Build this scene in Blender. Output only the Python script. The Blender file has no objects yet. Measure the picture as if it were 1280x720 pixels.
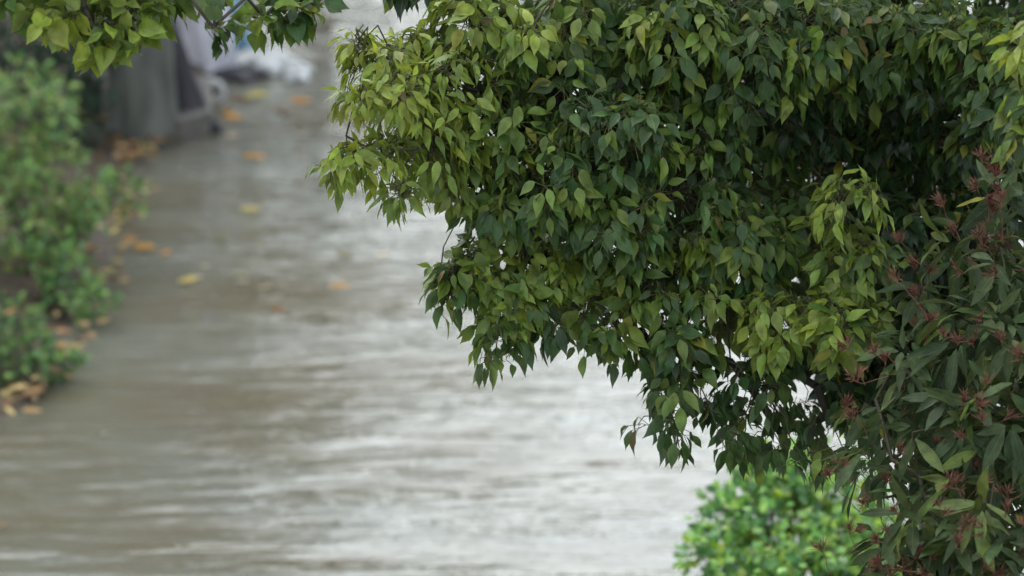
import bpy, math, random
import numpy as np
from mathutils import Vector, Matrix

RS = np.random.RandomState(7)
random.seed(7)
S = bpy.context.scene
COL = S.collection

# ------------------------------------------------------------------ camera
CAM = np.array([0.0, 0.0, 5.0]); PITCH = math.radians(18.0); F = 4089.0
cd = bpy.data.cameras.new('camera'); cam = bpy.data.objects.new('camera', cd); COL.objects.link(cam)
cam.location = CAM; cam.rotation_euler = (math.radians(90) - PITCH, 0, 0)
cd.sensor_width = 36; cd.lens = 115.0; cd.clip_start = 0.1; cd.clip_end = 2000
cd.dof.use_dof = True; cd.dof.focus_distance = 7.65; cd.dof.aperture_fstop = 2.7
S.camera = cam
FW = np.array([0, math.cos(PITCH), -math.sin(PITCH)]); UP = np.array([0, math.sin(PITCH), math.cos(PITCH)]); RT = np.array([1.0, 0, 0])

def ray(px, py):
    v = FW + RT * (px - 640) / F + UP * (360 - py) / F
    return v / np.linalg.norm(v)
def P(px, py, d): return CAM + ray(px, py) * d          # a point d metres away along the sight line
def G(px, py, z=0.0):                                   # the point of the ground seen there
    r = ray(px, py); return CAM + r * ((z - CAM[2]) / r[2])
def nrm(a):
    return a / np.maximum(np.linalg.norm(a, axis=-1, keepdims=True), 1e-9)

# ------------------------------------------------------------------ objects
def tag(o, label=None, cat=None, group=None, kind=None):
    if label: o['label'] = label
    if cat: o['category'] = cat
    if group: o['group'] = group
    if kind: o['kind'] = kind
    return o
def empty(name, loc=(0, 0, 0)):
    o = bpy.data.objects.new(name, None); COL.objects.link(o); o.location = Vector(loc); o.empty_display_size = .2
    return o
def link(name, me, mat, parent=None):
    o = bpy.data.objects.new(name, me); COL.objects.link(o)
    if mat: me.materials.append(mat)
    if parent is not None:
        o.parent = parent; o.matrix_parent_inverse = Matrix.Translation(parent.location).inverted()
    return o
def mesh_np(name, V, loops, starts, smooth=True, col=None, uv=None):
    me = bpy.data.meshes.new(name)
    V = np.asarray(V, dtype=np.float32); loops = np.asarray(loops, dtype=np.int32); starts = np.asarray(starts, dtype=np.int32)
    me.vertices.add(len(V)); me.vertices.foreach_set('co', V.ravel())
    me.loops.add(len(loops)); me.loops.foreach_set('vertex_index', loops)
    me.polygons.add(len(starts)); me.polygons.foreach_set('loop_start', starts)
    me.update(calc_edges=True)
    me.polygons.foreach_set('use_smooth', np.full(len(starts), smooth, dtype=bool))
    if col is not None:
        a = me.attributes.new('tint', 'FLOAT_COLOR', 'POINT')
        c = np.ones((len(V), 4), dtype=np.float32); c[:, :3] = col; a.data.foreach_set('color', c.ravel())
    if uv is not None:
        a = me.attributes.new('leafuv', 'FLOAT2', 'POINT'); a.data.foreach_set('vector', np.asarray(uv, dtype=np.float32).ravel())
    me.validate(); me.update()
    return me

# leaf outlines: (t along the blade, half width 0..1)
OVATE = (np.array([0, .08, .22, .38, .54, .69, .82, .92, 1.0]), np.array([.04, .42, .88, 1.0, .90, .62, .28, .10, .0]))
LANCE = (np.array([0, .10, .28, .50, .70, .86, 1.0]), np.array([.05, .40, .84, 1.0, .82, .45, .0]))
SIMPLE = (np.array([0, .30, .62, 1.0]), np.array([.12, .9, .85, .0]))

class Leaves:
    def __init__(s): s.a = []
    def add(s, b, d, n, L, W, bend, fold, col):
        s.a.append((b, d, n, L, W, bend, fold, col))
    def build(s, name, mat, parent=None, shape=OVATE):
        m = len(s.a)
        B = np.array([x[0] for x in s.a]); D = nrm(np.array([x[1] for x in s.a], dtype=float)); N = np.array([x[2] for x in s.a], dtype=float)
        L = np.array([x[3] for x in s.a])[:, None]; W = np.array([x[4] for x in s.a])[:, None]
        K = np.array([x[5] for x in s.a])[:, None]; Fo = np.array([x[6] for x in s.a])[:, None]; C = np.array([x[7] for x in s.a])
        N = nrm(N - D * np.sum(N * D, 1, keepdims=True)); X = np.cross(D, N)
        T, H = shape; k = len(T); V = np.zeros((m, k, 3, 3)); U = np.zeros((m, k, 3, 2))
        ph = RS.rand(m, 1) * 6.28; tw = (RS.rand(m, 1) - .5) * 1.3; sw = (RS.rand(m, 1) - .5) * .26
        for i, (t, h) in enumerate(zip(T, H)):
            mid = B + L * (t * D - K * t * t * N + sw * t * t * X)
            a = tw * t
            Xr = X * np.cos(a) + N * np.sin(a); Nr = N * np.cos(a) - X * np.sin(a)
            w = W * h * .5
            wv = .20 * w * np.sin(ph + t * 9)
            wv2 = .20 * w * np.sin(ph * 1.7 + t * 8)
            V[:, i, 0] = mid - Xr * w * np.cos(Fo) + Nr * (w * np.sin(Fo) + wv)
            V[:, i, 1] = mid
            V[:, i, 2] = mid + Xr * w * np.cos(Fo) + Nr * (w * np.sin(Fo) + wv2)
            for j, q in enumerate((-h, 0, h)): U[:, i, j] = (q, t)
        base = (np.arange(m) * k * 3)[:, None, None]
        q = []
        for i in range(k - 1):
            for j in (0, 1): q.append([i * 3 + j, i * 3 + j + 1, i * 3 + 3 + j + 1, i * 3 + 3 + j])
        loops = (base + np.array(q)[None]).reshape(-1)
        me = mesh_np(name, V.reshape(-1, 3), loops, np.arange(0, len(loops), 4), True, np.repeat(C, k * 3, axis=0), U.reshape(-1, 2))
        return link(name, me, mat, parent)

class Tubes:                                            # many short tapered segments -> one mesh
    def __init__(s): s.a = []
    def seg(s, p, q, r0, r1): s.a.append((p, q, r0, r1))
    def path(s, pts, r0, r1):
        n = len(pts) - 1
        for i in range(n): s.seg(pts[i], pts[i + 1], r0 + (r1 - r0) * i / n, r0 + (r1 - r0) * (i + 1) / n)
    def build(s, name, mat, parent=None, sides=5):
        A = np.array([x[0] for x in s.a], dtype=float); Q = np.array([x[1] for x in s.a], dtype=float)
        r0 = np.array([x[2] for x in s.a])[:, None]; r1 = np.array([x[3] for x in s.a])[:, None]
        D = nrm(Q - A); ref = np.where(np.abs(D[:, 2:3]) < .9, np.array([[0, 0, 1.0]]), np.array([[1.0, 0, 0]]))
        X = nrm(np.cross(D, ref)); Y = np.cross(D, X); m = len(A)
        V = np.zeros((m, 2, sides, 3))
        for i in range(sides):
            a = 2 * math.pi * i / sides; o = X * math.cos(a) + Y * math.sin(a)
            V[:, 0, i] = A - D * r0 * .3 + o * r0; V[:, 1, i] = Q + D * r1 * .3 + o * r1
        q = [[i, (i + 1) % sides, sides + (i + 1) % sides, sides + i] for i in range(sides)]
        loops = ((np.arange(m) * 2 * sides)[:, None, None] + np.array(q)[None]).reshape(-1)
        me = mesh_np(name, V.reshape(-1, 3), loops, np.arange(0, len(loops), 4), True)
        return link(name, me, mat, parent)

def bezier(p, q, sag=0.0, n=5, jit=0.0):
    p = np.array(p, float); q = np.array(q, float); out = []
    for i in range(n + 1):
        t = i / n; x = p + (q - p) * t; x = x + np.array([0, 0, sag * 4 * t * (1 - t)])
        if 0 < i < n: x = x + RS.normal(0, jit, 3)
        out.append(x)
    return out

def loft(name, rings, mat, parent=None, close=True):     # rings: list of (k,3)
    k = len(rings[0]); V = np.concatenate(rings); loops = []; st = []
    for i in range(len(rings) - 1):
        for j in range(k):
            st.append(len(loops)); loops += [i * k + j, i * k + (j + 1) % k, (i + 1) * k + (j + 1) % k, (i + 1) * k + j]
    if close:
        st.append(len(loops)); loops += [(len(rings) - 1) * k + j for j in range(k)]
        st.append(len(loops)); loops += [j for j in reversed(range(k))]
    return link(name, mesh_np(name, V, loops, st), mat, parent)

# ------------------------------------------------------------------ materials
def mat_new(name):
    m = bpy.data.materials.new(name); m.use_nodes = True; nt = m.node_tree; nt.nodes.clear()
    out = nt.nodes.new('ShaderNodeOutputMaterial')
    def N(t, **kw):
        n = nt.nodes.new(t)
        for k, v in kw.items():
            if k == 'inp':
                for a, b in v.items(): n.inputs[a].default_value = b
            else: setattr(n, k, v)
        return n
    return m, nt, N, nt.links.new, out

def leaf_mat(name, rough=.38, trans=.22, vein=.35, edge=.25, spec=.5):
    m, nt, N, L, out = mat_new(name)
    at = N('ShaderNodeAttribute', attribute_name='tint'); uv = N('ShaderNodeAttribute', attribute_name='leafuv')
    sep = N('ShaderNodeSeparateXYZ'); L(uv.outputs['Vector'], sep.inputs[0])
    ab = N('ShaderNodeMath', operation='ABSOLUTE'); L(sep.outputs['X'], ab.inputs[0])
    # midrib
    mr = N('ShaderNodeMapRange', inp={1: .0, 2: .10, 3: 1.0, 4: 0.0}); L(ab.outputs[0], mr.inputs[0])
    # side veins: t - |x|*0.35 repeated
    mu = N('ShaderNodeMath', operation='MULTIPLY', inp={1: .28}); L(ab.outputs[0], mu.inputs[0])
    su = N('ShaderNodeMath', operation='SUBTRACT'); L(sep.outputs['Y'], su.inputs[0]); L(mu.outputs[0], su.inputs[1])
    sc = N('ShaderNodeMath', operation='MULTIPLY', inp={1: 44.0}); L(su.outputs[0], sc.inputs[0])
    sn = N('ShaderNodeMath', operation='SINE'); L(sc.outputs[0], sn.inputs[0])
    vm = N('ShaderNodeMapRange', inp={1: .75, 2: 1.0, 3: 0.0, 4: .5}); L(sn.outputs[0], vm.inputs[0])
    mx = N('ShaderNodeMath', operation='MAXIMUM'); L(mr.outputs[0], mx.inputs[0]); L(vm.outputs[0], mx.inputs[1])
    vs = N('ShaderNodeMath', operation='MULTIPLY', inp={1: vein}); L(mx.outputs[0], vs.inputs[0])
    # blotches
    no = N('ShaderNodeTexNoise', inp={'Scale': 38.0, 'Detail': 4.0}); tc = N('ShaderNodeTexCoord'); L(tc.outputs['Object'], no.inputs['Vector'])
    nm = N('ShaderNodeMapRange', inp={1: .3, 2: .7, 3: .62, 4: 1.35}); L(no.outputs['Fac'], nm.inputs[0])
    c1 = N('ShaderNodeVectorMath', operation='SCALE'); L(at.outputs['Color'], c1.inputs[0]); L(nm.outputs[0], c1.inputs['Scale'])
    mixv = N('ShaderNodeMix', data_type='RGBA'); mixv.inputs['B'].default_value = (.22, .27, .10, 1)
    L(vs.outputs[0], mixv.inputs['Factor']); L(c1.outputs[0], mixv.inputs['A'])
    em = N('ShaderNodeMapRange', inp={1: .62, 2: 1.0, 3: 0.0, 4: edge}); L(ab.outputs[0], em.inputs[0])
    n2 = N('ShaderNodeTexNoise', inp={'Scale': 9.0, 'Detail': 2.0}); L(tc.outputs['Object'], n2.inputs['Vector'])
    n2m = N('ShaderNodeMapRange', inp={1: .48, 2: .68, 3: 0.0, 4: 1.0}); L(n2.outputs['Fac'], n2m.inputs[0])
    e2 = N('ShaderNodeMath', operation='MULTIPLY'); L(em.outputs[0], e2.inputs[0]); L(n2m.outputs[0], e2.inputs[1])
    mixe = N('ShaderNodeMix', data_type='RGBA'); mixe.inputs['B'].default_value = (.26, .25, .05, 1)
    L(e2.outputs[0], mixe.inputs['Factor']); L(mixv.outputs['Result'], mixe.inputs['A'])
    ge = N('ShaderNodeNewGeometry')
    bk = N('ShaderNodeMix', data_type='RGBA', blend_type='MIX'); L(ge.outputs['Backfacing'], bk.inputs['Factor'])
    pal = N('ShaderNodeMix', data_type='RGBA', inp={'Factor': .22}); L(mixe.outputs['Result'], pal.inputs['A']); pal.inputs['B'].default_value = (.16, .21, .13, 1)
    L(mixe.outputs['Result'], bk.inputs['A']); L(pal.outputs['Result'], bk.inputs['B'])
    bu = N('ShaderNodeBump', inp={'Strength': .35, 'Distance': .002}); L(mx.outputs[0], bu.inputs['Height'])
    pr = N('ShaderNodeBsdfPrincipled', inp={'Roughness': rough, 'Specular IOR Level': spec}); L(bk.outputs['Result'], pr.inputs['Base Color']); L(bu.outputs[0], pr.inputs['Normal'])
    rn = N('ShaderNodeMapRange', inp={1: .3, 2: .7, 3: rough - .12, 4: rough + .15}); L(n2.outputs['Fac'], rn.inputs[0]); L(rn.outputs[0], pr.inputs['Roughness'])
    tr = N('ShaderNodeBsdfTranslucent'); hs = N('ShaderNodeHueSaturation', inp={'Hue': .485, 'Saturation': 1.15, 'Value': 1.5}); L(bk.outputs['Result'], hs.inputs['Color']); L(hs.outputs[0], tr.inputs['Color'])
    ms = N('ShaderNodeMixShader', inp={0: trans}); L(pr.outputs[0], ms.inputs[1]); L(tr.outputs[0], ms.inputs[2]); L(ms.outputs[0], out.inputs[0])
    return m

def noise_mat(name, c1, c2, scale=8, rough=.8, bump=.4, stretch=(1, 1, 1), dist=.02, detail=6, spec=.4, c3=None):
    m, nt, N, L, out = mat_new(name)
    tc = N('ShaderNodeTexCoord'); mp = N('ShaderNodeMapping'); mp.inputs['Scale'].default_value = stretch; L(tc.outputs['Object'], mp.inputs[0])
    no = N('ShaderNodeTexNoise', inp={'Scale': scale, 'Detail': detail, 'Roughness': .65}); L(mp.outputs[0], no.inputs['Vector'])
    r = N('ShaderNodeValToRGB'); L(no.outputs['Fac'], r.inputs[0])
    r.color_ramp.elements[0].position = .34; r.color_ramp.elements[0].color = (*c1, 1)
    r.color_ramp.elements[1].position = .66; r.color_ramp.elements[1].color = (*c2, 1)
    if c3: e = r.color_ramp.elements.new(.82); e.color = (*c3, 1)
    bu = N('ShaderNodeBump', inp={'Strength': bump, 'Distance': dist}); L(no.outputs['Fac'], bu.inputs['Height'])
    pr = N('ShaderNodeBsdfPrincipled', inp={'Roughness': rough, 'Specular IOR Level': spec}); L(r.outputs[0], pr.inputs['Base Color']); L(bu.outputs[0], pr.inputs['Normal'])
    L(pr.outputs[0], out.inputs[0])
    return m

M_LEAF = leaf_mat('camphor_leaf', rough=.36, trans=.30, vein=.20, edge=.5, spec=.42)
M_LANCE = leaf_mat('lance_leaf', rough=.46, trans=.16, vein=.22, edge=.15, spec=.25)
M_SOFT = leaf_mat('shrub_leaf', rough=.5, trans=.28, vein=.05, edge=.1, spec=.25)
M_BRIGHT = leaf_mat('bright_leaf', rough=.5, trans=.30, vein=.1, edge=.25)
M_DRY = leaf_mat('dry_leaf', rough=.6, trans=.1, vein=.1, edge=.1, spec=.15)
M_TWIG = noise_mat('twig', (.03, .03, .015), (.07, .066, .03), 30, .6, .3)
M_PET = noise_mat('petiole', (.10, .12, .04), (.17, .17, .07), 30, .5, .2)
M_BARK = noise_mat('bark', (.03, .026, .02), (.09, .078, .06), 14, .8, .8, (1, 1, .25))
M_BUD = noise_mat('bud', (.105, .044, .030), (.23, .100, .066), 45, .65, .3, c3=(.22, .13, .07), spec=.25)
M_GREYBARK = noise_mat('grey_bark', (.055, .06, .05), (.17, .175, .155), 4.5, .7, .5, (1, 1, .35), c3=(.24, .25, .23))
M_DARKBARK = noise_mat('wet_dark_bark', (.010, .009, .013), (.032, .028, .036), 12, .5, .9, (1, 1, .3))
M_SOIL = noise_mat('soil', (.028, .020, .014), (.085, .062, .042), 9, .7, .8, c3=(.13, .09, .05))
M_KERB = noise_mat('wet_concrete', (.06, .055, .05), (.13, .12, .105), 9, .45, .4)
M_GROUND = noise_mat('ground', (.05, .06, .035), (.11, .11, .07), 1.5, .9, .3)

# flooded road: muddy rain water over paving, ruffled by wind and rain
m, nt, N, L, out = mat_new('rain_water'); M_WATER = m
tc = N('ShaderNodeTexCoord')
def stretched(sx, sy, scale, detail, rgh=.55, dist=0.0, rot=0.0):
    mp = N('ShaderNodeMapping'); mp.inputs['Scale'].default_value = (sx, sy, 1); mp.inputs['Rotation'].default_value = (0, 0, rot); L(tc.outputs['Object'], mp.inputs[0])
    n = N('ShaderNodeTexNoise', inp={'Scale': scale, 'Detail': detail, 'Roughness': rgh, 'Distortion': dist}); L(mp.outputs[0], n.inputs['Vector']); return n
w1 = stretched(.62, 2.8, 1.15, 3.0, .55, .4, .03)
w2 = stretched(.8, 3.6, 2.3, 3.0, .6, .3, -.06)
w3 = stretched(1.0, 1.6, 26.0, 2.0)
cl = stretched(.8, 1.7, .75, 3.0)
def M(op, a, b):
    n = N('ShaderNodeMath', operation=op)
    for i, v in enumerate((a, b)):
        if isinstance(v, (int, float)): n.inputs[i].default_value = v
        else: L(v, n.inputs[i])
    return n.outputs[0]
hgt0 = M('ADD', M('ADD', M('MULTIPLY', w1.outputs['Fac'], .55), M('MULTIPLY', w2.outputs['Fac'], .34)), M('MULTIPLY', w3.outputs['Fac'], .030))
pm = N('ShaderNodeMapRange', inp={1: .35, 2: .65, 3: .55, 4: 1.2}); L(cl.outputs['Fac'], pm.inputs[0]); hgt = M('MULTIPLY', hgt0, pm.outputs[0])
bu = N('ShaderNodeBump', inp={'Strength': 1.0, 'Distance': .066}); L(hgt, bu.inputs['Height'])
ramp = N('ShaderNodeValToRGB'); mixf = M('ADD', M('MULTIPLY', cl.outputs['Fac'], .6), M('MULTIPLY', w2.outputs['Fac'], .4)); L(mixf, ramp.inputs[0])
ramp.color_ramp.elements[0].position = .36; ramp.color_ramp.elements[0].color = (.112, .096, .062, 1)
ramp.color_ramp.elements[1].position = .66; ramp.color_ramp.elements[1].color = (.140, .145, .122, 1)
w4 = stretched(1.0, 4.2, 1.5, 5.0, .62, .6, .05)
spm = N('ShaderNodeMapRange', inp={1: .36, 2: .64, 3: .62, 4: 1.0}); L(w4.outputs['Fac'], spm.inputs[0])
pr = N('ShaderNodeBsdfPrincipled', inp={'Roughness': .08, 'IOR': 1.45}); L(spm.outputs[0], pr.inputs['Specular IOR Level']); L(ramp.outputs[0], pr.inputs['Base Color']); L(bu.outputs[0], pr.inputs['Normal'])
L(pr.outputs[0], out.inputs[0])

# ------------------------------------------------------------------ foliage growers
def vary(c, a=.25, h=.12):
    k = 1 + RS.uniform(-a, a); return (c[0] * k * (1 + RS.uniform(-h, h)), c[1] * k, c[2] * k * (1 + RS.uniform(-h, h)))
def mixc(a, b, t): return tuple(x + (y - x) * t for x, y in zip(a, b))
DG = (.040, .086, .024); MG = (.082, .150, .032); YG = (.28, .35, .050); YE = (.24, .25, .035); BR = (.16, .11, .04)

def unit(): return nrm(RS.normal(0, 1, 3))

def rosette(Lv, Pt, tip, axis, nl, L, W, tint, droop=.7, odd=1.0, pet=.028, young=True, spread=(.75, 1.25)):
    axis = nrm(axis); ref = np.array([0, 0, 1.0]) if abs(axis[2]) < .9 else np.array([1.0, 0, 0])
    X = nrm(np.cross(axis, ref)); Y = np.cross(axis, X); a0 = RS.rand() * 6.28
    for i in range(nl):
        a = a0 + i * 2.39996 + RS.normal(0, .15); th = RS.uniform(*spread)
        rad = X * math.cos(a) + Y * math.sin(a)
        d0 = rad * math.sin(th) + axis * math.cos(th)
        p0 = tip - axis * RS.uniform(0, .035)
        pl = pet * RS.uniform(.7, 1.4); p1 = p0 + nrm(d0 + np.array([0, 0, -.15])) * pl
        d = nrm(d0 * .8 + np.array([0, 0, -droop * RS.uniform(.5, 1.45)]))
        n = axis * .8 + np.array([0, 0, .45]) + RS.normal(0, .28, 3)
        s = RS.uniform(.58, 1.2)
        c = vary(tint, .28)
        r = RS.rand()
        if r < .022 * odd: c = vary(YE, .2)
        elif r < .15 * odd: c = mixc(c, YG, .35)
        elif r < .158 * odd: c = vary(BR, .2)
        Lv.add(p1, d, n, L * s, W * s * RS.uniform(.85, 1.12), RS.uniform(.05, .34), RS.uniform(.05, .5), c)
        if Pt is not None: Pt.seg(p0, p1, .0010, .0008)
    if young:
        for i in range(RS.randint(1, 4)):
            d = nrm(axis + RS.normal(0, .3, 3) + np.array([0, 0, .35]))
            Lv.add(tip, d, X, L * RS.uniform(.25, .42), W * .30, .05, .6, vary((.17, .20, .07), .2))

def tree_skeleton(root_nodes, targets):
    """connect each target to its nearest node of the growing skeleton"""
    nodes = [np.array(p, float) for p in root_nodes]; par = [-1] + list(range(len(root_nodes) - 1)); tid = {}
    order = sorted(range(len(targets)), key=lambda i: np.linalg.norm(targets[i] - nodes[-1]))
    for i in order:
        t = targets[i]; D = [np.linalg.norm(t - n) + (0.25 if j < len(root_nodes) - 1 else 0) for j, n in enumerate(nodes)]
        j = int(np.argmin(D)); mid = (nodes[j] + t) / 2 + RS.normal(0, .03, 3) + np.array([0, 0, .03])
        nodes.append(mid); par.append(j); nodes.append(t); par.append(len(nodes) - 2); tid[i] = len(nodes) - 1
    cnt = [1] * len(nodes)
    for k in range(len(nodes) - 1, 0, -1): cnt[par[k]] += cnt[k]
    return nodes, par, cnt

def grow_lobe(Lv, Tw, Pt, c, rad, ncl, L, W, tint, droop=.7, nl=(7, 11), flat=.85, upb=.35, hub=None, pet=.028, **kw):
    for _ in range(ncl):
        u = unit(); u = nrm(u + np.array([0, 0, .15])); rr = RS.uniform(.55, 1.0) ** .6
        tip = c + u * rad * rr * np.array([1, 1, flat])
        axis = u * 1.0 + np.array([0, 0, upb]) + RS.normal(0, .25, 3)
        rosette(Lv, Pt, tip, axis, RS.randint(*nl), L, W, tint(tip) if callable(tint) else tint, droop, pet=pet, **kw)
        s = c + RS.normal(0, rad * .12, 3)
        Tw.path(bezier(s, tip, .02, 3, .008), .0020, .0009)

def far_tree_branches(name, mat, parent, nodes, par, cnt, k=.006, start=1, sides=7):
    T = Tubes()
    for i in range(start, len(nodes)):
        r1 = k * cnt[i] ** .5; r0 = min(k * cnt[par[i]] ** .5, r1 * 1.35)
        T.seg(nodes[par[i]], nodes[i], r0, r1)
    return T.build(name, mat, parent, sides)

# ------------------------------------------------------------------ the setting
def sheet(name, pts, z, mat, kind='structure'):
    V = [(p[0], p[1], z) for p in pts]
    me = bpy.data.meshes.new(name); me.from_pydata(V, [], [tuple(range(len(V)))]); me.update()
    o = link(name, me, mat)
    if kind: tag(o, kind=kind)
    return o
sheet('ground', [(-600, -600), (600, -600), (600, 600), (-600, 600)], -.03, M_GROUND)
sheet('flooded_road', [(-7, 3), (9, 3), (9, 60), (-7, 60)], 0, M_WATER)

# planting bed on the left with a low kerb
edge = [G(a, b) for a, b in ((-260, 585), (-60, 540), (60, 505), (105, 430), (140, 350), (165, 270), (180, 215), (196, 182), (226, 160), (262, 146))]
outer = [np.array([-4.9, 34, 0]), np.array([-6.6, 34, 0]), np.array([-6.6, 11.5, 0])]
# soil: a bumpy grid clipped to the bed
def inside(p, poly):
    x, y = p[0], p[1]; c = False
    for i in range(len(poly)):
        a, b = poly[i], poly[i - 1]
        if (a[1] > y) != (b[1] > y) and x < (b[0] - a[0]) * (y - a[1]) / (b[1] - a[1]) + a[0]: c = not c
    return c
bedpoly = edge + [G(262, 146) + np.array([.25, 14, 0])] + outer
V = []; Fc = []
def smooth_edge(pts, n):
    out = []
    for i in range(len(pts) - 1):
        for k in range(n): out.append(pts[i] + (pts[i + 1] - pts[i]) * k / n)
    out.append(pts[-1]); return out
E = smooth_edge(edge + [G(262, 146) + np.array([.25, 14, 0])], 8)
rows = []
for p in E:
    row = []
    for k in range(26):
        t = k / 25; x = p[0] + (-6.6 - p[0]) * t ** 1.3
        y = p[1] + .03 * math.sin(p[0] * 9)
        z = -.03 + min(1, k / 2.0) * (.07 + .05 * math.sin(x * 5 + y * 3) * math.sin(y * 4 - x) + RS.normal(0, .012)) + .02 * min(t * 6, 1)
        row.append((x + RS.normal(0, .012), y + RS.normal(0, .012), z))
    rows.append(row)
for r in rows: V += r
for i in range(len(rows) - 1):
    for k in range(25): a = i * 26 + k; Fc.append((a, a + 1, a + 27, a + 26))
me = bpy.data.meshes.new('planting_bed'); me.from_pydata(V, [], Fc); me.update()
for p in me.polygons: p.use_smooth = True
tag(link('planting_bed', me, M_SOIL), kind='structure')

# ------------------------------------------------------------------ main tree (right foreground)
tree = empty('broadleaf_tree', (1.35, 8.75, 0))
tag(tree, 'large leafy evergreen tree with glossy drooping green leaves filling the right side', 'tree')
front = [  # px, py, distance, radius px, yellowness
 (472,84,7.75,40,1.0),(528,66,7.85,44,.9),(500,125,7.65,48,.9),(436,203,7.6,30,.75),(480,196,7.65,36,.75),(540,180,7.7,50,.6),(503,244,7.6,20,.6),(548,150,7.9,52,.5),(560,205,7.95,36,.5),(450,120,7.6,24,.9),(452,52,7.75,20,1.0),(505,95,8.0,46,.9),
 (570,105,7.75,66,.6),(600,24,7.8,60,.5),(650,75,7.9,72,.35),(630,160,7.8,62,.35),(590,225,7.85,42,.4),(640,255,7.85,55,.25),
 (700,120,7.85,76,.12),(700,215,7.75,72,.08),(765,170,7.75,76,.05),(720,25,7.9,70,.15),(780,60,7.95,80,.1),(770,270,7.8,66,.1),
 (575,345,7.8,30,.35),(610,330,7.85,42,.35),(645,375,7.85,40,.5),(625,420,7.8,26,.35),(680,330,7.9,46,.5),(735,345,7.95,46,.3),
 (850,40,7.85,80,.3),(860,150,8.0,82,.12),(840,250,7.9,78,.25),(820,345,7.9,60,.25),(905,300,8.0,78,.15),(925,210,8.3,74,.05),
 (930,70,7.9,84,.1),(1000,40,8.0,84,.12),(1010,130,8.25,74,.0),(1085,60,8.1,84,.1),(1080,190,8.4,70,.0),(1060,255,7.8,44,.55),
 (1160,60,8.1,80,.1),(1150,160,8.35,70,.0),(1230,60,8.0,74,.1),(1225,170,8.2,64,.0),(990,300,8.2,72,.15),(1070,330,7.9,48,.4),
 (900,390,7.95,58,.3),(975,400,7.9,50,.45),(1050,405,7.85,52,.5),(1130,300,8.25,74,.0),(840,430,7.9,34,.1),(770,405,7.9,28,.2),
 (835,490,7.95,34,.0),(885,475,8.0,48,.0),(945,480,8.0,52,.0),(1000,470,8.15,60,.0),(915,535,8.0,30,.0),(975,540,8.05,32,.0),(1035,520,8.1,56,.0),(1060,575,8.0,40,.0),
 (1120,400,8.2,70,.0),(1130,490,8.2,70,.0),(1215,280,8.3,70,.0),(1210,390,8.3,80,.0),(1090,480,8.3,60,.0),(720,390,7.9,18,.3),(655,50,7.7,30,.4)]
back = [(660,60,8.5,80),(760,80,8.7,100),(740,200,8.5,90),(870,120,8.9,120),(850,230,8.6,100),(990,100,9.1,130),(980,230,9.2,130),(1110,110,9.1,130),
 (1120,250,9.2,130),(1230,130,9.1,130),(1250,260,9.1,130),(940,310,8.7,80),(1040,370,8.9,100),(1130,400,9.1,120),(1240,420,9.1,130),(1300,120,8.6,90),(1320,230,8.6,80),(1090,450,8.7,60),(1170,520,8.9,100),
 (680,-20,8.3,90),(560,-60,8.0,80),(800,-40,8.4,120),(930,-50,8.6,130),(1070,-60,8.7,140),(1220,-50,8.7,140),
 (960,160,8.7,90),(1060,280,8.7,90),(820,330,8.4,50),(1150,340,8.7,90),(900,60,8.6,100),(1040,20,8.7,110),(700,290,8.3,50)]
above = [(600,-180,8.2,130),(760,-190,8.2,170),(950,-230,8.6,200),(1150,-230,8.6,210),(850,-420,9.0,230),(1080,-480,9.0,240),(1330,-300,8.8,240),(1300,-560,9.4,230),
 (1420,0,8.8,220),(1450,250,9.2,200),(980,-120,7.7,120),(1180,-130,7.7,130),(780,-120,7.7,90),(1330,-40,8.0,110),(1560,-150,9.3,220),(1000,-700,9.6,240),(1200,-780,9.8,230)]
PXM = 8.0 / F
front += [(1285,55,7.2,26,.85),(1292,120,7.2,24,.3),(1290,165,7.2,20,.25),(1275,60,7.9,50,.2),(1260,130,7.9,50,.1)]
lobes = [(P(a, b, d), r * d / F, y if not (y == 0 and d >= 8.15) else -.4, 0) for a, b, d, r, y in front] + [(P(a, b, d), r * d / F, -.5, 1) for a, b, d, r in back] + [(P(a, b, d), r * d / F, .1, 2) for a, b, d, r in above]  # negative values mark recessed lobes whose leaves get the darkened tint
Lv = Leaves(); Tw = Tubes(); Pt = Tubes(); Lb = Leaves(); La = Leaves()
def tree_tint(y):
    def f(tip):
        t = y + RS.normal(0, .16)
        if t < -.3: return vary((.022, .050, .016), .25)  # inner leaves: shade of the crown's gaps put into the leaf colour
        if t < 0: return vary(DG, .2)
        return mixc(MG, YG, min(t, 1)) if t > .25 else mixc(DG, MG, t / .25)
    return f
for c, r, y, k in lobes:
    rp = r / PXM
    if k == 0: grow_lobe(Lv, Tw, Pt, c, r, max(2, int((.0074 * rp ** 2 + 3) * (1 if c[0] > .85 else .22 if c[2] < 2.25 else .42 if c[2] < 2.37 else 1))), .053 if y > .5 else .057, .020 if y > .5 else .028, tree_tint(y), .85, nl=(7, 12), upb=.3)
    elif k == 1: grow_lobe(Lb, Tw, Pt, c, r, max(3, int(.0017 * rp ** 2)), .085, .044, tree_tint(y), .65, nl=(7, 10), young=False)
    else: grow_lobe(La, Tw, Pt, c, r, int(.0008 * rp ** 2), .095, .052, tree_tint(y), .6, nl=(7, 9), young=False)
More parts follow.
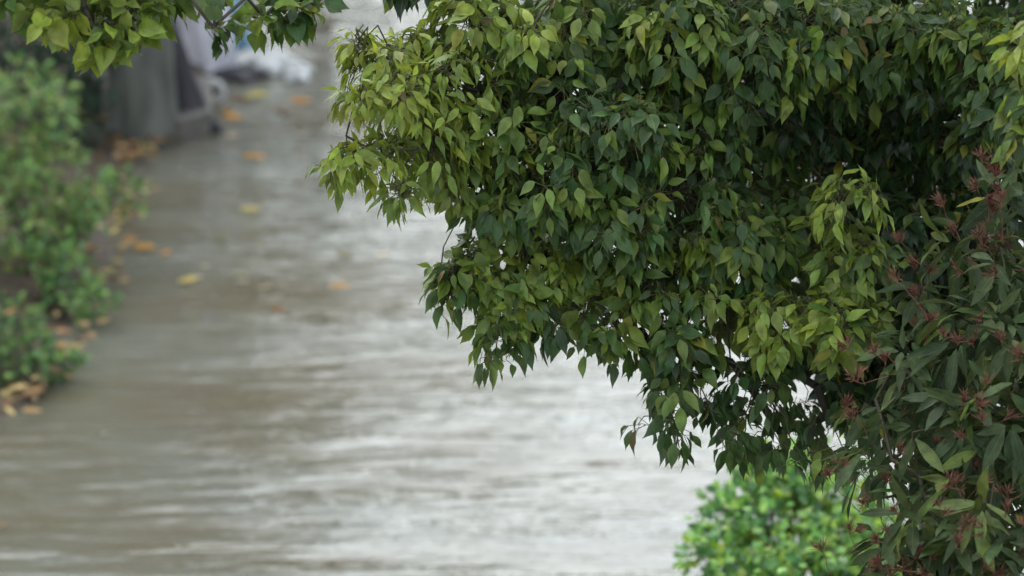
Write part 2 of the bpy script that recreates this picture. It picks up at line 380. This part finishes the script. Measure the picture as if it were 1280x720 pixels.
for a, b, d, q in [(812,520,7.95,22),(840,535,7.9,20),(868,520,7.95,24),(900,545,7.9,22),(925,560,7.95,18),(955,540,8.0,24),(978,560,7.95,18),(1005,575,7.9,22),(1040,590,7.9,22),(990,530,8.0,24),
                   (850,490,7.9,24),(820,470,7.9,20),(608,440,7.8,14),(640,425,7.85,18),(702,405,7.85,16),(742,415,7.85,18),(775,425,7.9,20),(800,445,7.9,20),(668,400,7.85,20),(560,375,7.8,10),(550,345,7.8,14),(935,510,7.95,24),(1020,545,8.0,24)]:
    cc = P(a, b, d); ps = np.minimum.reduce([np.linalg.norm(cc - l[0]) for l in lobes]); near = lobes[int(np.argmin([np.linalg.norm(cc + (0, 0, .15) - l[0]) for l in lobes]))][0]
    Tw.path(bezier(near, cc, .03, 5, .006), .0030, .0014)
    for _ in range(RS.randint(2, 4)):
        u = unit() * q * d / F; tip = cc + u; Tw.path(bezier(cc, tip, .01, 2), .0014, .0010)
        rosette(Lv, Pt, tip, np.array([u[0] * 8, u[1] * 8, -.25]) + RS.normal(0, .3, 3), RS.randint(4, 8), .062, .029, tree_tint(.05)(tip), 1.3, pet=.03, young=False, spread=(.4, 1.1), odd=.5)
LL = Leaves(); LL.a = Lv.a + Lb.a + La.a
crown = LL.build('crown', M_LEAF, tree)
base = np.array([1.35, 8.75, -.05])
trunk_nodes = [base, base + (.02, .02, .5), base + (-.03, .05, 1.0), base + (-.06, .05, 1.5), base + (-.1, .1, 1.95)]
nodes, par, cnt = tree_skeleton(trunk_nodes, [l[0] for l in lobes])
rings = []
TR = [.16, .125, .115, .11, .095]
for z, r in zip(trunk_nodes, TR):
    rings.append(np.array([z + np.array([math.cos(a) * r * (1 + .08 * math.sin(3 * a)), math.sin(a) * r * (1 + .08 * math.sin(2 * a + 1)), 0]) for a in np.linspace(0, 2 * math.pi, 17)[:-1]]))
loft('trunk', rings, M_BARK, tree)
far_tree_branches('branches', M_BARK, tree, nodes, par, cnt, .0012, len(trunk_nodes))
Tw.build('twigs', M_TWIG, tree, 4); Pt.build('petioles', M_PET, tree, 3)

# (sprigs below are part of the crown)
# paler sprigs reaching in at the right edge, nearer the camera
# ------------------------------------------------------------------ overhanging tree at the top left
ot = empty('overhanging_tree', (-2.7, 7.6, 0))
tag(ot, 'leafy branches with broad green leaves hanging into the top left corner', 'tree')
Lv = Leaves(); Tw = Tubes(); Pt = Tubes()
ol = [(75,-5,7.3,40,.6,9),(115,34,7.25,32,.6,7),(155,22,7.3,36,.35,8),(192,-2,7.35,24,.25,4),(30,-35,7.4,50,.3,6),(245,-20,7.3,18,.2,1),(330,22,7.3,12,.25,2),(365,10,7.35,14,.2,2),(388,10,7.35,8,.1,1),(266,34,7.2,6,.1,1)]
olobes = [(P(a, b, d), r * d / F, y, n) for a, b, d, r, y, n in ol]
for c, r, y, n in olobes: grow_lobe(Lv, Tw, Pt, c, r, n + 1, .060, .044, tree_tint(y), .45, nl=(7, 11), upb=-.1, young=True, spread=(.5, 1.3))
up = [(60,-230,7.4,150),(-120,-150,7.6,160),(280,-220,7.4,120),(-300,-100,7.7,200),(-50,-420,7.8,220),(200,-450,7.8,180),(-350,-380,8.0,240),(-250,60,7.6,110),(330,-150,7.35,50),(120,-110,7.3,90)]
ul = [(P(a, b, d), r * d / F) for a, b, d, r in up]
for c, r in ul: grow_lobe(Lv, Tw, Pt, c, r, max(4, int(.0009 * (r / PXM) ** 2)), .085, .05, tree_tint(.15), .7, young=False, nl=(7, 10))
ot_base = np.array([-2.7, 7.6, -.05])
tn = [ot_base, ot_base + (.05, 0, 1), ot_base + (.02, 0, 2), ot_base + (.15, -.02, 3.0)]
nodes, par, cnt = tree_skeleton(tn, [c for c, *_ in ul] + [l[0] for l in olobes])
far_tree_branches('branches', M_BARK, ot, nodes, par, cnt, .0016, len(tn))
loft('trunk', [np.array([z + np.array([math.cos(a) * r, math.sin(a) * r, 0]) for a in np.linspace(0, 2 * math.pi, 17)[:-1]]) for z, r in zip(tn, (.15, .12, .11, .09))], M_BARK, ot)
Lv.build('crown', M_LEAF, ot); Tw.build('twigs', M_TWIG, ot, 4); Pt.build('petioles', M_PET, ot, 3)

# ------------------------------------------------------------------ shrub with red buds (bottom right)
rs = empty('red_budded_shrub', (1.32, 6.7, 0))
tag(rs, 'tall shrub with long narrow dark leaves and spiky reddish brown buds', 'shrub')
sl = [(1095,500,7.3,44),(1150,455,7.3,56),(1215,420,7.25,62),(1255,330,7.3,52),(1215,300,7.4,38),(1262,235,7.4,40),(1115,575,7.2,52),(1190,530,7.15,66),(1255,520,7.1,66),
      (1165,640,7.1,62),(1235,630,7.0,72),(1115,690,7.15,42),(1190,715,7.0,64),(1265,715,6.95,66),(1290,420,7.2,70),(1165,370,7.5,34)]
sback = [(1190,480,7.6,90),(1260,400,7.6,90),(1180,600,7.5,90),(1260,600,7.4,110),(1170,760,7.3,110),(1280,760,7.2,110),(1340,560,7.3,120),(1350,350,7.5,110),(1200,900,7.3,140),(1330,900,7.2,140),(1250,1060,7.3,150)]
Lv = Leaves(); Tw = Tubes(); Pt = Tubes()
LT = [(.030, .052, .018), (.045, .075, .022), (.052, .082, .030), (.085, .115, .03)]
def shrub_leaf_tint(t): return LT[RS.randint(0, 4)]
sc_ = [(P(a, b, d + .28), r * d / F) for a, b, d, r in sl]; sb_ = [(P(a, b, d + .25), r * d / F) for a, b, d, r in sback]
for c, r in sc_: grow_lobe(Lv, Tw, Pt, c, r, max(3, int(.0032 * (r / PXM) ** 2)), .094, .028, shrub_leaf_tint, .5, nl=(5, 8), pet=.015, young=False, spread=(.5, 1.15), odd=.15)
for c, r in sb_: grow_lobe(Lv, Tw, Pt, c, r, int(.0022 * (r / PXM) ** 2), .10, .032, shrub_leaf_tint, .5, nl=(6, 9), pet=.015, young=False, odd=.15)
Lv.build('foliage', M_LANCE, rs, LANCE)
bn = [np.array([1.32, 6.7, -.05]), np.array([1.32, 6.72, .35]), np.array([1.30, 6.75, .7])]
nodes, par, cnt = tree_skeleton(bn, [c for c, r in sb_] + [c for c, r in sc_])
far_tree_branches('stems', M_TWIG, rs, nodes, par, cnt, .0013, 1)
# bud clusters: flared spikes on thin curved stalks
def bud_cluster(root_p, tip, axis):
    L_ = Leaves(); T = Tubes()
    T.path(bezier(root_p, tip, RS.uniform(-.012, .012), 5, .002), .0011, .0007)
    for h in range(RS.randint(2, 5)):
        ax = nrm(axis + RS.normal(0, .35, 3)); t2 = tip + ax * RS.uniform(.006, .022); T.seg(tip, t2, .0010, .0009)
        X = nrm(np.cross(ax, [0.3, .2, 1])); Y = np.cross(ax, X); n = RS.randint(8, 14)
        for i in range(n):
            a = i * 6.283 / n + RS.normal(0, .2); o = X * math.cos(a) + Y * math.sin(a); th = RS.uniform(.1, .75)
            L_.add(t2, ax * math.cos(th) + o * math.sin(th), o, RS.uniform(.012, .034), RS.uniform(.0022, .0042), -.12, .7, (0, 0, 0))
    return L_, T
bud_spots = []
for k in range(86):
    c, r = sc_[RS.randint(0, len(sc_))]
    u = nrm(RS.normal(0, .8, 3) + np.array([-.15, -1.3, .3])); bud_spots.append((c + u * r * .55, c + u * r * RS.uniform(1.15, 1.5) + np.array([0, 0, .03]), nrm(u * .5 + np.array([0, 0, 1.0]) + RS.normal(0, .25, 3))))
for a, b, a2, b2 in ((1110,645,1050,590),(1120,655,1082,632),(1085,715,1062,668),(1105,720,1098,680),(1075,640,1038,600),(1045,740,1028,690),(1130,700,1112,672),(1110,470,1072,478),(1120,455,1095,445),
                     (1160,400,1120,352),(1200,300,1180,260),(1240,230,1228,205),(1150,330,1128,305),(1270,210,1262,190)):
    bud_spots.append((P(a, b, 7.35), P(a2, b2, 7.3), nrm(np.array([RS.normal(-.15, .2), -.2, 1.0]))))
for p, q, ax in bud_spots:
    Lc, T = bud_cluster(p, q, ax)
    V0 = T.build('tmp', M_BUD, None, 4); V1 = Lc.build('bud_cluster', M_BUD, None, SIMPLE)
    # join the stalk into the same mesh
    import bmesh
    bm = bmesh.new(); bm.from_mesh(V1.data); bm.from_mesh(V0.data)
    me = bpy.data.meshes.new('bud_cluster'); bm.to_mesh(me); bm.free()
    for o in (V0, V1): bpy.data.objects.remove(o)
    for p_ in me.polygons: p_.use_smooth = True
    link('bud_cluster', me, M_BUD, rs)

# ------------------------------------------------------------------ far shrubs and bushes
def leafy(Lv, c, r, n, L, W, cols, flat=.9, droop=.3):
    for _ in range(n):
        u = unit(); p = c + u * r * np.array([1, 1, flat]) * RS.uniform(.25, 1.08) ** .5
        if p[2] < .02: p[2] = RS.uniform(.02, .12)
        d = nrm(u + RS.normal(0, .6, 3) + np.array([0, 0, -droop])); nn = nrm(u + np.array([0, -.2, .8]) + RS.normal(0, .35, 3))
        s = RS.uniform(.6, 1.2); Lv.add(p, d, nn, L * s, W * s, RS.uniform(0, .3), RS.uniform(.05, .4), vary(cols[RS.randint(0, len(cols))], .35))
def bush(name, label, cat, lobes, L, W, cols, dens, mat, shape=SIMPLE, group=None, loc=None):
    cs = [(P(a, b, d), r * d / F) for a, b, d, r in lobes]
    g = np.mean([c for c, r in cs], axis=0); g[2] = 0
    if loc is not None: g = np.array(loc, float)
    o = empty(name, g); tag(o, label, cat, group)
    Lv = Leaves(); T = Tubes()
    for c, r in cs:
        leafy(Lv, c, r, int(5 * dens * r ** 2 / (L * W)), L, W, cols)
        for k in range(7):
            u = nrm(RS.normal(0, 1, 3) + np.array([0, 0, .5])); tip = c + u * r * .9
            T.path(bezier(g + RS.normal(0, .04, 3) * (1, 1, 0), tip, .03, 4, .02), .006, .002)
            for j in range(5):
                q = tip + RS.normal(0, .03, 3); Lv.add(q, nrm(u + RS.normal(0, .6, 3)), np.array([0, -.3, 1]) + RS.normal(0, .3, 3), L, W, .15, .2, vary(cols[RS.randint(0, len(cols))]))
    Lv.build('foliage', mat, o, shape); T.build('stems', M_TWIG, o, 5)
    return o
CG = [(.10, .20, .06), (.15, .26, .07), (.07, .15, .05), (.22, .30, .09)]
bush('low_shrub', 'large green shrub at the left edge, tallest of the low shrubs', 'shrub', [(20,170,16.6,80),(70,240,16.4,62),(10,270,16.2,72),(40,130,16.9,50),(110,255,16.3,34),(-60,200,16.6,90),(150,245,16.6,28)], .065, .034, CG + [(.14, .16, .06)], 1.5, M_SOFT, group=None)
bush('low_shrub', 'small green shrub overhanging the water below the fallen orange leaves', 'shrub', [(85,350,15.9,34),(115,375,15.7,26),(60,330,15.9,20),(-70,360,15.9,50)], .06, .032, CG[:3], 2.2, M_SOFT, loc=G(60, 392))
bush('low_shrub', 'dark green shrub standing nearest at the flooded edge on the left', 'shrub', [(25,450,15.0,52),(70,455,15.0,30),(15,400,15.2,36),(-50,440,15.1,70)], .06, .032, CG[:3] + [(.03, .07, .03)], 1.8, M_SOFT, loc=G(25, 500))
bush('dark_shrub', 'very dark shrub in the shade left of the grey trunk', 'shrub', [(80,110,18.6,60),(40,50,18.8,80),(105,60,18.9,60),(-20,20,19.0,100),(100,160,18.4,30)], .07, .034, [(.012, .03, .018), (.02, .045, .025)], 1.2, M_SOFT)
bush('bright_bush', 'bright green out of focus bush at the water edge bottom right', 'bush', [(980,655,11.3,62),(1045,650,11.2,66),(920,700,11.1,48),(950,603,11.4,26),(925,625,11.3,26),(938,585,11.4,12),(972,592,11.4,14),(1060,620,11.5,50),(1010,600,11.4,44),(905,655,11.2,40),(885,700,11.1,36),(1000,610,11.3,34),(1100,690,11.2,70),(1010,740,11.0,90),(940,760,11.0,70),(1100,780,11.1,110),(1180,700,11.3,90),(1200,800,11.3,120),(1050,840,11.1,100)],
     .044, .034, [(.17, .37, .08), (.23, .44, .09), (.13, .29, .09), (.32, .46, .08), (.07, .18, .06)], 2.8, M_BRIGHT)

# ------------------------------------------------------------------ far trunks
def ring_trunk(nodes, radii, flute, k=40, ph=0):
    R = []
    for z, r in zip(nodes, radii):
        R.append(np.array([np.array(z) + np.array([math.cos(a), math.sin(a), 0]) * r * (1 + flute * (.6 * math.sin(4 * a + ph + z[2] * .3) + .4 * math.sin(7 * a + 1.3 + ph + z[2] * 1.1))) for a in np.linspace(0, 2 * math.pi, k + 1)[:-1]]))
    return R
def far_tree(name, label, base, lean, h, r, flare, flute, mat, crown, tints, seed=0, leafL=.16, bumps=0, dens=14.0):
    o = empty(name, base); tag(o, label, 'tree')
    n = []; rr = []
    for i in range(22):
        t = i / 21; z = t * h
        n.append(np.array([base[0] + lean[0] * z + .01 * math.sin(z * 5), base[1] + lean[1] * z, z - .05])); rr.append(r * (1 + flare * math.exp(-z / .14)) * (1 - .35 * t) * (1 + bumps * math.sin(z * 9 + 1)))
    loft('trunk', ring_trunk(n, rr, flute, ph=seed), mat, o)
    Lv = Leaves(); cs = [np.array(c, float) for c, _ in crown]
    for c, q in crown: leafy(Lv, np.array(c, float), q, int(dens * q ** 2 / (leafL ** 2 * .5)), leafL, leafL * .5, tints)
    nodes, par, cnt = tree_skeleton([n[-2], n[-1]], cs)
    far_tree_branches('branches', mat, o, nodes, par, cnt, .02, 2); Lv.build('crown', M_SOFT, o, SIMPLE)
    return o
g1 = G(172, 190); g2 = G(238, 138, .15)
far_tree('grey_tree', 'grey tree with thick fluted pale trunk beside a dark trunk', (g1[0], g1[1] + .2, 0), (.02, 0), 3.4, .18, .14, .15, M_GREYBARK,
         [((-3.4, 19.6, 4.2), 1.1), ((-2.2, 20.2, 4.6), 1.1), ((-2.8, 19.2, 5.4), 1.0)], [(.02, .045, .02), (.03, .06, .02)], 1, bumps=.02)
far_tree('dark_tree', 'wet blackish tree trunk flaring at its foot beside pale plastic', (g2[0], g2[1] + .12, 0), (-.24, .02), 3.2, .10, 1.1, .08, M_DARKBARK,
         [((-3.0, 20.6, 3.9), .9), ((-3.9, 21.2, 4.6), 1.0)], [(.02, .045, .02), (.03, .06, .02)], 2)
for i, (x, y, z, q, lab) in enumerate([(-5.6, 25.5, 3.6, 1.7, 'far dark tree beyond the left end of the planting bed'), (-3.5, 25, 4.2, 1.7, 'far round tree behind the grey and dark trunks'), (-1.75, 28, 4.7, 1.8, 'far round tree across the flooded road, mirrored in the water'), (-6.5, 46, 5.0, 2.6, 'tall tree in the far row, at its left end'), (-2.2, 47, 4.8, 2.5, 'tall tree in the far row, second from the left'), (2.0, 46, 4.9, 2.6, 'tall tree in the far row behind the big leafy tree'), (6.3, 47, 4.8, 2.6, 'tall tree in the far row, at its right end')]):
    far_tree('distant_tree', lab, (x, y, 0), (.02, 0), z - .8, .16, .4, .05, M_BARK, [((x, y, z), q), ((x - q * .8, y + .4, z - q * .5), q * .65), ((x + q * .7, y, z - q * .35), q * .6), ((x - q * .2, y, z + q * .9), q * .75), ((x + q * .6, y - .3, z + q * .6), q * .55), ((x - q * .7, y + .2, z + q * .4), q * .55)], [(.02, .05, .02), (.035, .07, .025)], i, .34, dens=7.0 if i == 2 else 22.0)

# kerb stones beside the trunks
k1, k2 = G(168, 150, .16), G(250, 146, .16)
def slab(name, pts, z0, z1, mat, label, cat):
    V = [(p[0], p[1], z0) for p in pts] + [(p[0], p[1], z1) for p in pts]; n = len(pts)
    Fc = [tuple(reversed(range(n))), tuple(range(n, 2 * n))] + [(i, (i + 1) % n, n + (i + 1) % n, n + i) for i in range(n)]
    me = bpy.data.meshes.new(name); me.from_pydata(V, [], Fc); me.update(); o = link(name, me, mat)
    b = o.modifiers.new('bevel', 'BEVEL'); b.width = .012; b.segments = 2
    return tag(o, label, cat)
slab('stone_ledge', [G(184, 152, .15), G(224, 149, .15), G(262, 138, .15), G(262, 138, .15) + np.array([-.05, .8, 0]), G(190, 152, .15) + np.array([-.1, 1.2, 0])], -.02, .15, M_KERB, 'low brown stone ledge between the grey trunk and the water', 'ledge')
slab('stone_step', [G(88, 138, .12), G(128, 138, .12), G(128, 138, .12) + np.array([0, .25, 0]), G(88, 138, .12) + np.array([0, .25, 0])], -.02, .30, M_KERB, 'short grey stone block in the shade left of the grey trunk', 'block')

# ------------------------------------------------------------------ discarded plastic and ring by the dark trunk
M_PLA = noise_mat('pale_plastic', (.40, .39, .44), (.60, .585, .64), 5, .35, .5, spec=.5)
M_WHI = noise_mat('white_plastic', (.26, .27, .27), (.58, .59, .58), 9, .35, .6, c3=(.25, .36, .38))
M_BLU = noise_mat('blue_plastic', (.10, .20, .30), (.25, .42, .52), 6, .35, .5, c3=(.6, .66, .68))
def crumple(name, centre, sx, sy, sz, mat, label, cat, seed, lean=0.0, pointy=0.0):
    r = np.random.RandomState(seed); ph = r.rand(8) * 6.28; V = []; nu, nv = 40, 20
    for j in range(nv + 1):
        v = j / nv
        for i in range(nu):
            a = i / nu * 2 * math.pi
            rad = math.cos(v * math.pi / 2) ** (.55 + pointy)
            k = 1 + .16 * math.sin(5 * a + ph[0] + 3 * v) + .10 * math.sin(9 * a + ph[1] - 5 * v) + .06 * math.sin(15 * a + ph[2] + 8 * v)
            z = sz * math.sin(v * math.pi / 2) * (1 + .10 * math.sin(3 * a + ph[3]) + .06 * math.sin(7 * a + ph[4]))
            V.append((centre[0] + sx * rad * k * math.cos(a) + lean * z, centre[1] + sy * rad * k * math.sin(a), max(.006, z) + centre[2]))
    Fc = [(j * nu + i, j * nu + (i + 1) % nu, (j + 1) * nu + (i + 1) % nu, (j + 1) * nu + i) for j in range(nv) for i in range(nu)]
    me = bpy.data.meshes.new(name); me.from_pydata(V, [], Fc); me.update()
    for p in me.polygons: p.use_smooth = True
    return tag(link(name, me, mat), label, cat)
gb = G(266, 96); crumple('plastic_sheet', (gb[0], gb[1] + .1, 0), .15, .14, .85, M_PLA, 'tall pale lavender plastic sheet bundled against the dark trunk', 'plastic sheet', 3, -.16, .0)
gb = G(330, 84); crumple('plastic_bag', gb, .20, .20, .10, M_WHI, 'flattened white and grey plastic bag on the wet ground', 'bag', 5)
gb = G(372, 92); crumple('plastic_bag', gb, .09, .22, .045, M_WHI, 'thin white plastic scrap at the right end of the litter', 'bag', 6)
gb = G(300, 70); crumple('plastic_bag', (gb[0], gb[1], 0), .09, .14, .22, M_BLU, 'blue and white crumpled plastic bag behind the flattened bag', 'bag', 8)
gb = G(262, 22); crumple('blue_bundle', (gb[0] + .1, gb[1], 0), .12, .15, .28, M_BLU, 'pale blue bundle at the top edge behind the hanging leaves', 'bundle', 9)
gb = G(300, 96); crumple('dark_bag', gb, .16, .16, .06, M_DARKBARK, 'flat dark soaked bag lying below the white plastic', 'bag', 12)
# pale ring (small wheel) standing at the foot of the trunk
gw = G(266, 130); wh = empty('small_wheel', gw); tag(wh, 'small pale wheel with dark centre standing by the foot of the dark trunk', 'wheel')
def torus(R, r, k=28, q=10):
    out = []
    for i in range(k):
        a = i / k * 6.2832; out.append(np.array([[gw[0] + (R + r * math.cos(b)) * math.cos(a), gw[1] + .7 * r * math.sin(b), R + r + (R + r * math.cos(b)) * math.sin(a)] for b in np.linspace(0, 2 * math.pi, q + 1)[:-1]]))
    out.append(out[0]); return out
M_TYRE = noise_mat('pale_rubber', (.42, .42, .41), (.60, .60, .58), 12, .6, .2)
loft('tyre', torus(.058, .022), M_TYRE, wh, close=False)
loft('hub', [np.array([[gw[0] + rr * math.cos(a), gw[1] + yy, .08 + rr * math.sin(a)] for a in np.linspace(0, 6.2832, 25)[:-1]]) for yy, rr in ((.012, .032), (-.004, .032), (-.008, .015), (-.022, .013))], M_DARKBARK, wh)

# ------------------------------------------------------------------ fallen leaves on the water
ORG = (.42, .21, .05); YLW = (.42, .33, .10); BRN = (.20, .12, .06); PAL = (.42, .36, .24); OLV = (.16, .15, .06)
fl = [(425,361,30,ORG,'orange leaf floating alone mid road, brightest of the near leaves'),(313,265,26,YLW,'yellow leaf floating in line above the orange one'),(275,301,24,OLV,'olive leaf floating left of mid road'),
 (235,354,24,YLW,'pale yellow leaf floating near the left shrubs'),(247,350,14,PAL,'small pale leaf touching a yellow leaf'),(302,354,14,PAL,'small whitish leaf between two yellow leaves'),(298,344,18,YLW,'dull yellow leaf above the small whitish leaf'),
 (333,362,22,PAL,'cream leaf left of the bright orange leaf'),(256,336,12,PAL,'tiny whitish leaf above the pale yellow one'),(348,391,24,BRN,'brownish orange leaf floating nearest the camera'),(430,322,28,OLV,'olive brown leaf above the bright orange leaf'),
 (318,199,30,ORG,'orange leaf floating level with the ledge corner'),(445,152,34,ORG,'orange leaf beside the left tip of the big tree'),(375,128,28,ORG,'brownish orange leaf below the white plastic'),(352,140,26,BRN,'brown leaf just below left of an orange one'),
 (320,122,32,YLW,'long yellow leaf right of the small wheel'),(283,142,20,ORG,'orange leaf at the foot of the small wheel'),(300,126,28,BRN,'dark brown leaf behind the long yellow leaf'),(292,150,26,ORG,'rusty leaf under the small wheel'),(290,173,14,PAL,'small pale leaf below the rusty leaf'),
 (360,77,26,ORG,'orange leaf beyond the white plastic'),(180,313,30,ORG,'orange leaf caught at the shrub edge'),(207,319,16,ORG,'small upright tan leaf at the shrub edge'),(146,330,16,YLW,'tan leaf under the shrub twigs'),(150,279,16,YLW,'tan leaf on the bed beside the big shrub'),
 (155,262,22,ORG,'orange leaf at the bed edge behind the big shrub'),(178,330,9,PAL,'tiny pale leaf on water beside orange ones'),(5,660,12,BRN,'reddish leaf at the bottom left edge'),(372,228,18,OLV,'dull leaf floating in the middle distance'),(480,322,16,YLW,'small yellow leaf near the tree foliage'),
 (130,545,7,PAL,'tiny pale speck leaf off the nearest shrub'),(223,688,7,PAL,'tiny pale leaf near the bottom edge')]
for px, py, w, c, lab in fl:
    g = G(px, py, .006); d = np.linalg.norm(g - CAM); Lw = w * d / F * 1.05
    a = RS.uniform(-.5, .5) + (math.pi if RS.rand() < .5 else 0); dr = np.array([math.cos(a), math.sin(a), 0])
    Lf = Leaves(); Lf.add(g - dr * Lw / 2 + np.array([0, 0, .012]), dr + np.array([0, 0, .05]), np.array([0, -.25, 1.0]), Lw, Lw * RS.uniform(.30, .46), RS.uniform(-.05, .12), RS.uniform(.1, .35), vary(c, .15))
    o = Lf.build('fallen_leaf', M_DRY, None, LANCE); so = o.modifiers.new('thick', 'SOLIDIFY'); so.thickness = .0015
    tag(o, lab, 'leaf', 'fallen leaves on the flooded road')
# uncountable litter on the bed
Lf = Leaves()
for _ in range(700):
    t = RS.rand(); i = RS.randint(0, len(edge) - 1); p = edge[i] + (edge[i + 1] - edge[i]) * t
    p = p + np.array([.06 - abs(RS.normal(0, .45)), RS.normal(0, .15), 0]); p[2] = .035 + RS.uniform(0, .07)
    a = RS.uniform(0, 6.28); c = ((.34, .19, .07), (.38, .29, .12), (.30, .20, .09), BRN, (.10, .06, .03), BRN, (.14, .08, .04))[RS.randint(0, 7)]
    Lf.add(p, np.array([math.cos(a), math.sin(a), RS.uniform(-.1, .3)]), np.array([RS.normal(0, .3), RS.normal(-.2, .3), 1]), RS.uniform(.05, .11), RS.uniform(.025, .045), RS.uniform(-.1, .3), .3, vary(c, .3))
o = Lf.build('leaf_litter', M_DRY, None, SIMPLE); tag(o, 'brown and tan dead leaves littering the bed under the shrubs', 'leaf litter', kind='stuff')

# ------------------------------------------------------------------ light: overcast rainy daylight
w = bpy.data.worlds.new('World'); S.world = w; w.use_nodes = True; nt = w.node_tree; nt.nodes.clear()
SUN_EL, SUN_AZ = math.radians(58), math.radians(-50)      # high, behind cloud to the far left
sky = nt.nodes.new('ShaderNodeTexSky'); sky.sky_type = 'NISHITA'; sky.sun_disc = False; sky.sun_elevation = SUN_EL; sky.sun_rotation = SUN_AZ; sky.dust_density = 3
b1 = nt.nodes.new('ShaderNodeBackground'); b1.inputs[1].default_value = .10; nt.links.new(sky.outputs[0], b1.inputs[0])
tc = nt.nodes.new('ShaderNodeTexCoord'); sp = nt.nodes.new('ShaderNodeSeparateXYZ'); nt.links.new(tc.outputs['Generated'], sp.inputs[0])
cn = nt.nodes.new('ShaderNodeTexNoise'); cn.inputs['Scale'].default_value = 2.2; cn.inputs['Detail'].default_value = 4; nt.links.new(tc.outputs['Generated'], cn.inputs['Vector'])
mr = nt.nodes.new('ShaderNodeMapRange'); nt.links.new(sp.outputs['Z'], mr.inputs[0])
for i, v in ((1, 0.0), (2, 1.0), (3, .90), (4, 1.35)): mr.inputs[i].default_value = v
mm = nt.nodes.new('ShaderNodeMath'); mm.operation = 'MULTIPLY'; nt.links.new(mr.outputs[0], mm.inputs[0])
m2 = nt.nodes.new('ShaderNodeMapRange'); nt.links.new(cn.outputs['Fac'], m2.inputs[0])
for i, v in ((1, .3), (2, .7), (3, .85), (4, 1.15)): m2.inputs[i].default_value = v
nt.links.new(m2.outputs[0], mm.inputs[1])
dn = nt.nodes.new('ShaderNodeVectorMath'); dn.operation = 'DOT_PRODUCT'; nt.links.new(tc.outputs['Generated'], dn.inputs[0]); dn.inputs[1].default_value = Vector((.10, .90, .42)).normalized()
gm = nt.nodes.new('ShaderNodeMapRange'); gm.interpolation_type = 'SMOOTHSTEP'; nt.links.new(dn.outputs['Value'], gm.inputs[0])
for i, v in ((1, .70), (2, .98), (3, 1.0), (4, 3.6)): gm.inputs[i].default_value = v
mg = nt.nodes.new('ShaderNodeMath'); mg.operation = 'MULTIPLY'; nt.links.new(mm.outputs[0], mg.inputs[0]); nt.links.new(gm.outputs[0], mg.inputs[1]); mm = mg
b2 = nt.nodes.new('ShaderNodeBackground'); b2.inputs[0].default_value = (.91, .97, .99, 1); nt.links.new(mm.outputs[0], b2.inputs[1])
ad = nt.nodes.new('ShaderNodeAddShader'); nt.links.new(b1.outputs[0], ad.inputs[0]); nt.links.new(b2.outputs[0], ad.inputs[1])
wo = nt.nodes.new('ShaderNodeOutputWorld'); nt.links.new(ad.outputs[0], wo.inputs[0])
sd = bpy.data.lights.new('sun', 'SUN'); sd.energy = .9; sd.angle = math.radians(30); sd.color = (1, .97, .92)
so = bpy.data.objects.new('sun', sd); COL.objects.link(so)
dv = Vector((math.sin(SUN_AZ) * math.cos(SUN_EL), math.cos(SUN_AZ) * math.cos(SUN_EL), math.sin(SUN_EL)))
so.rotation_euler = (-dv).to_track_quat('-Z', 'Y').to_euler()

S.view_settings.view_transform = 'Standard'; S.view_settings.look = 'None'; S.view_settings.exposure = 0
S.cycles.max_bounces = 6; S.cycles.transparent_max_bounces = 8
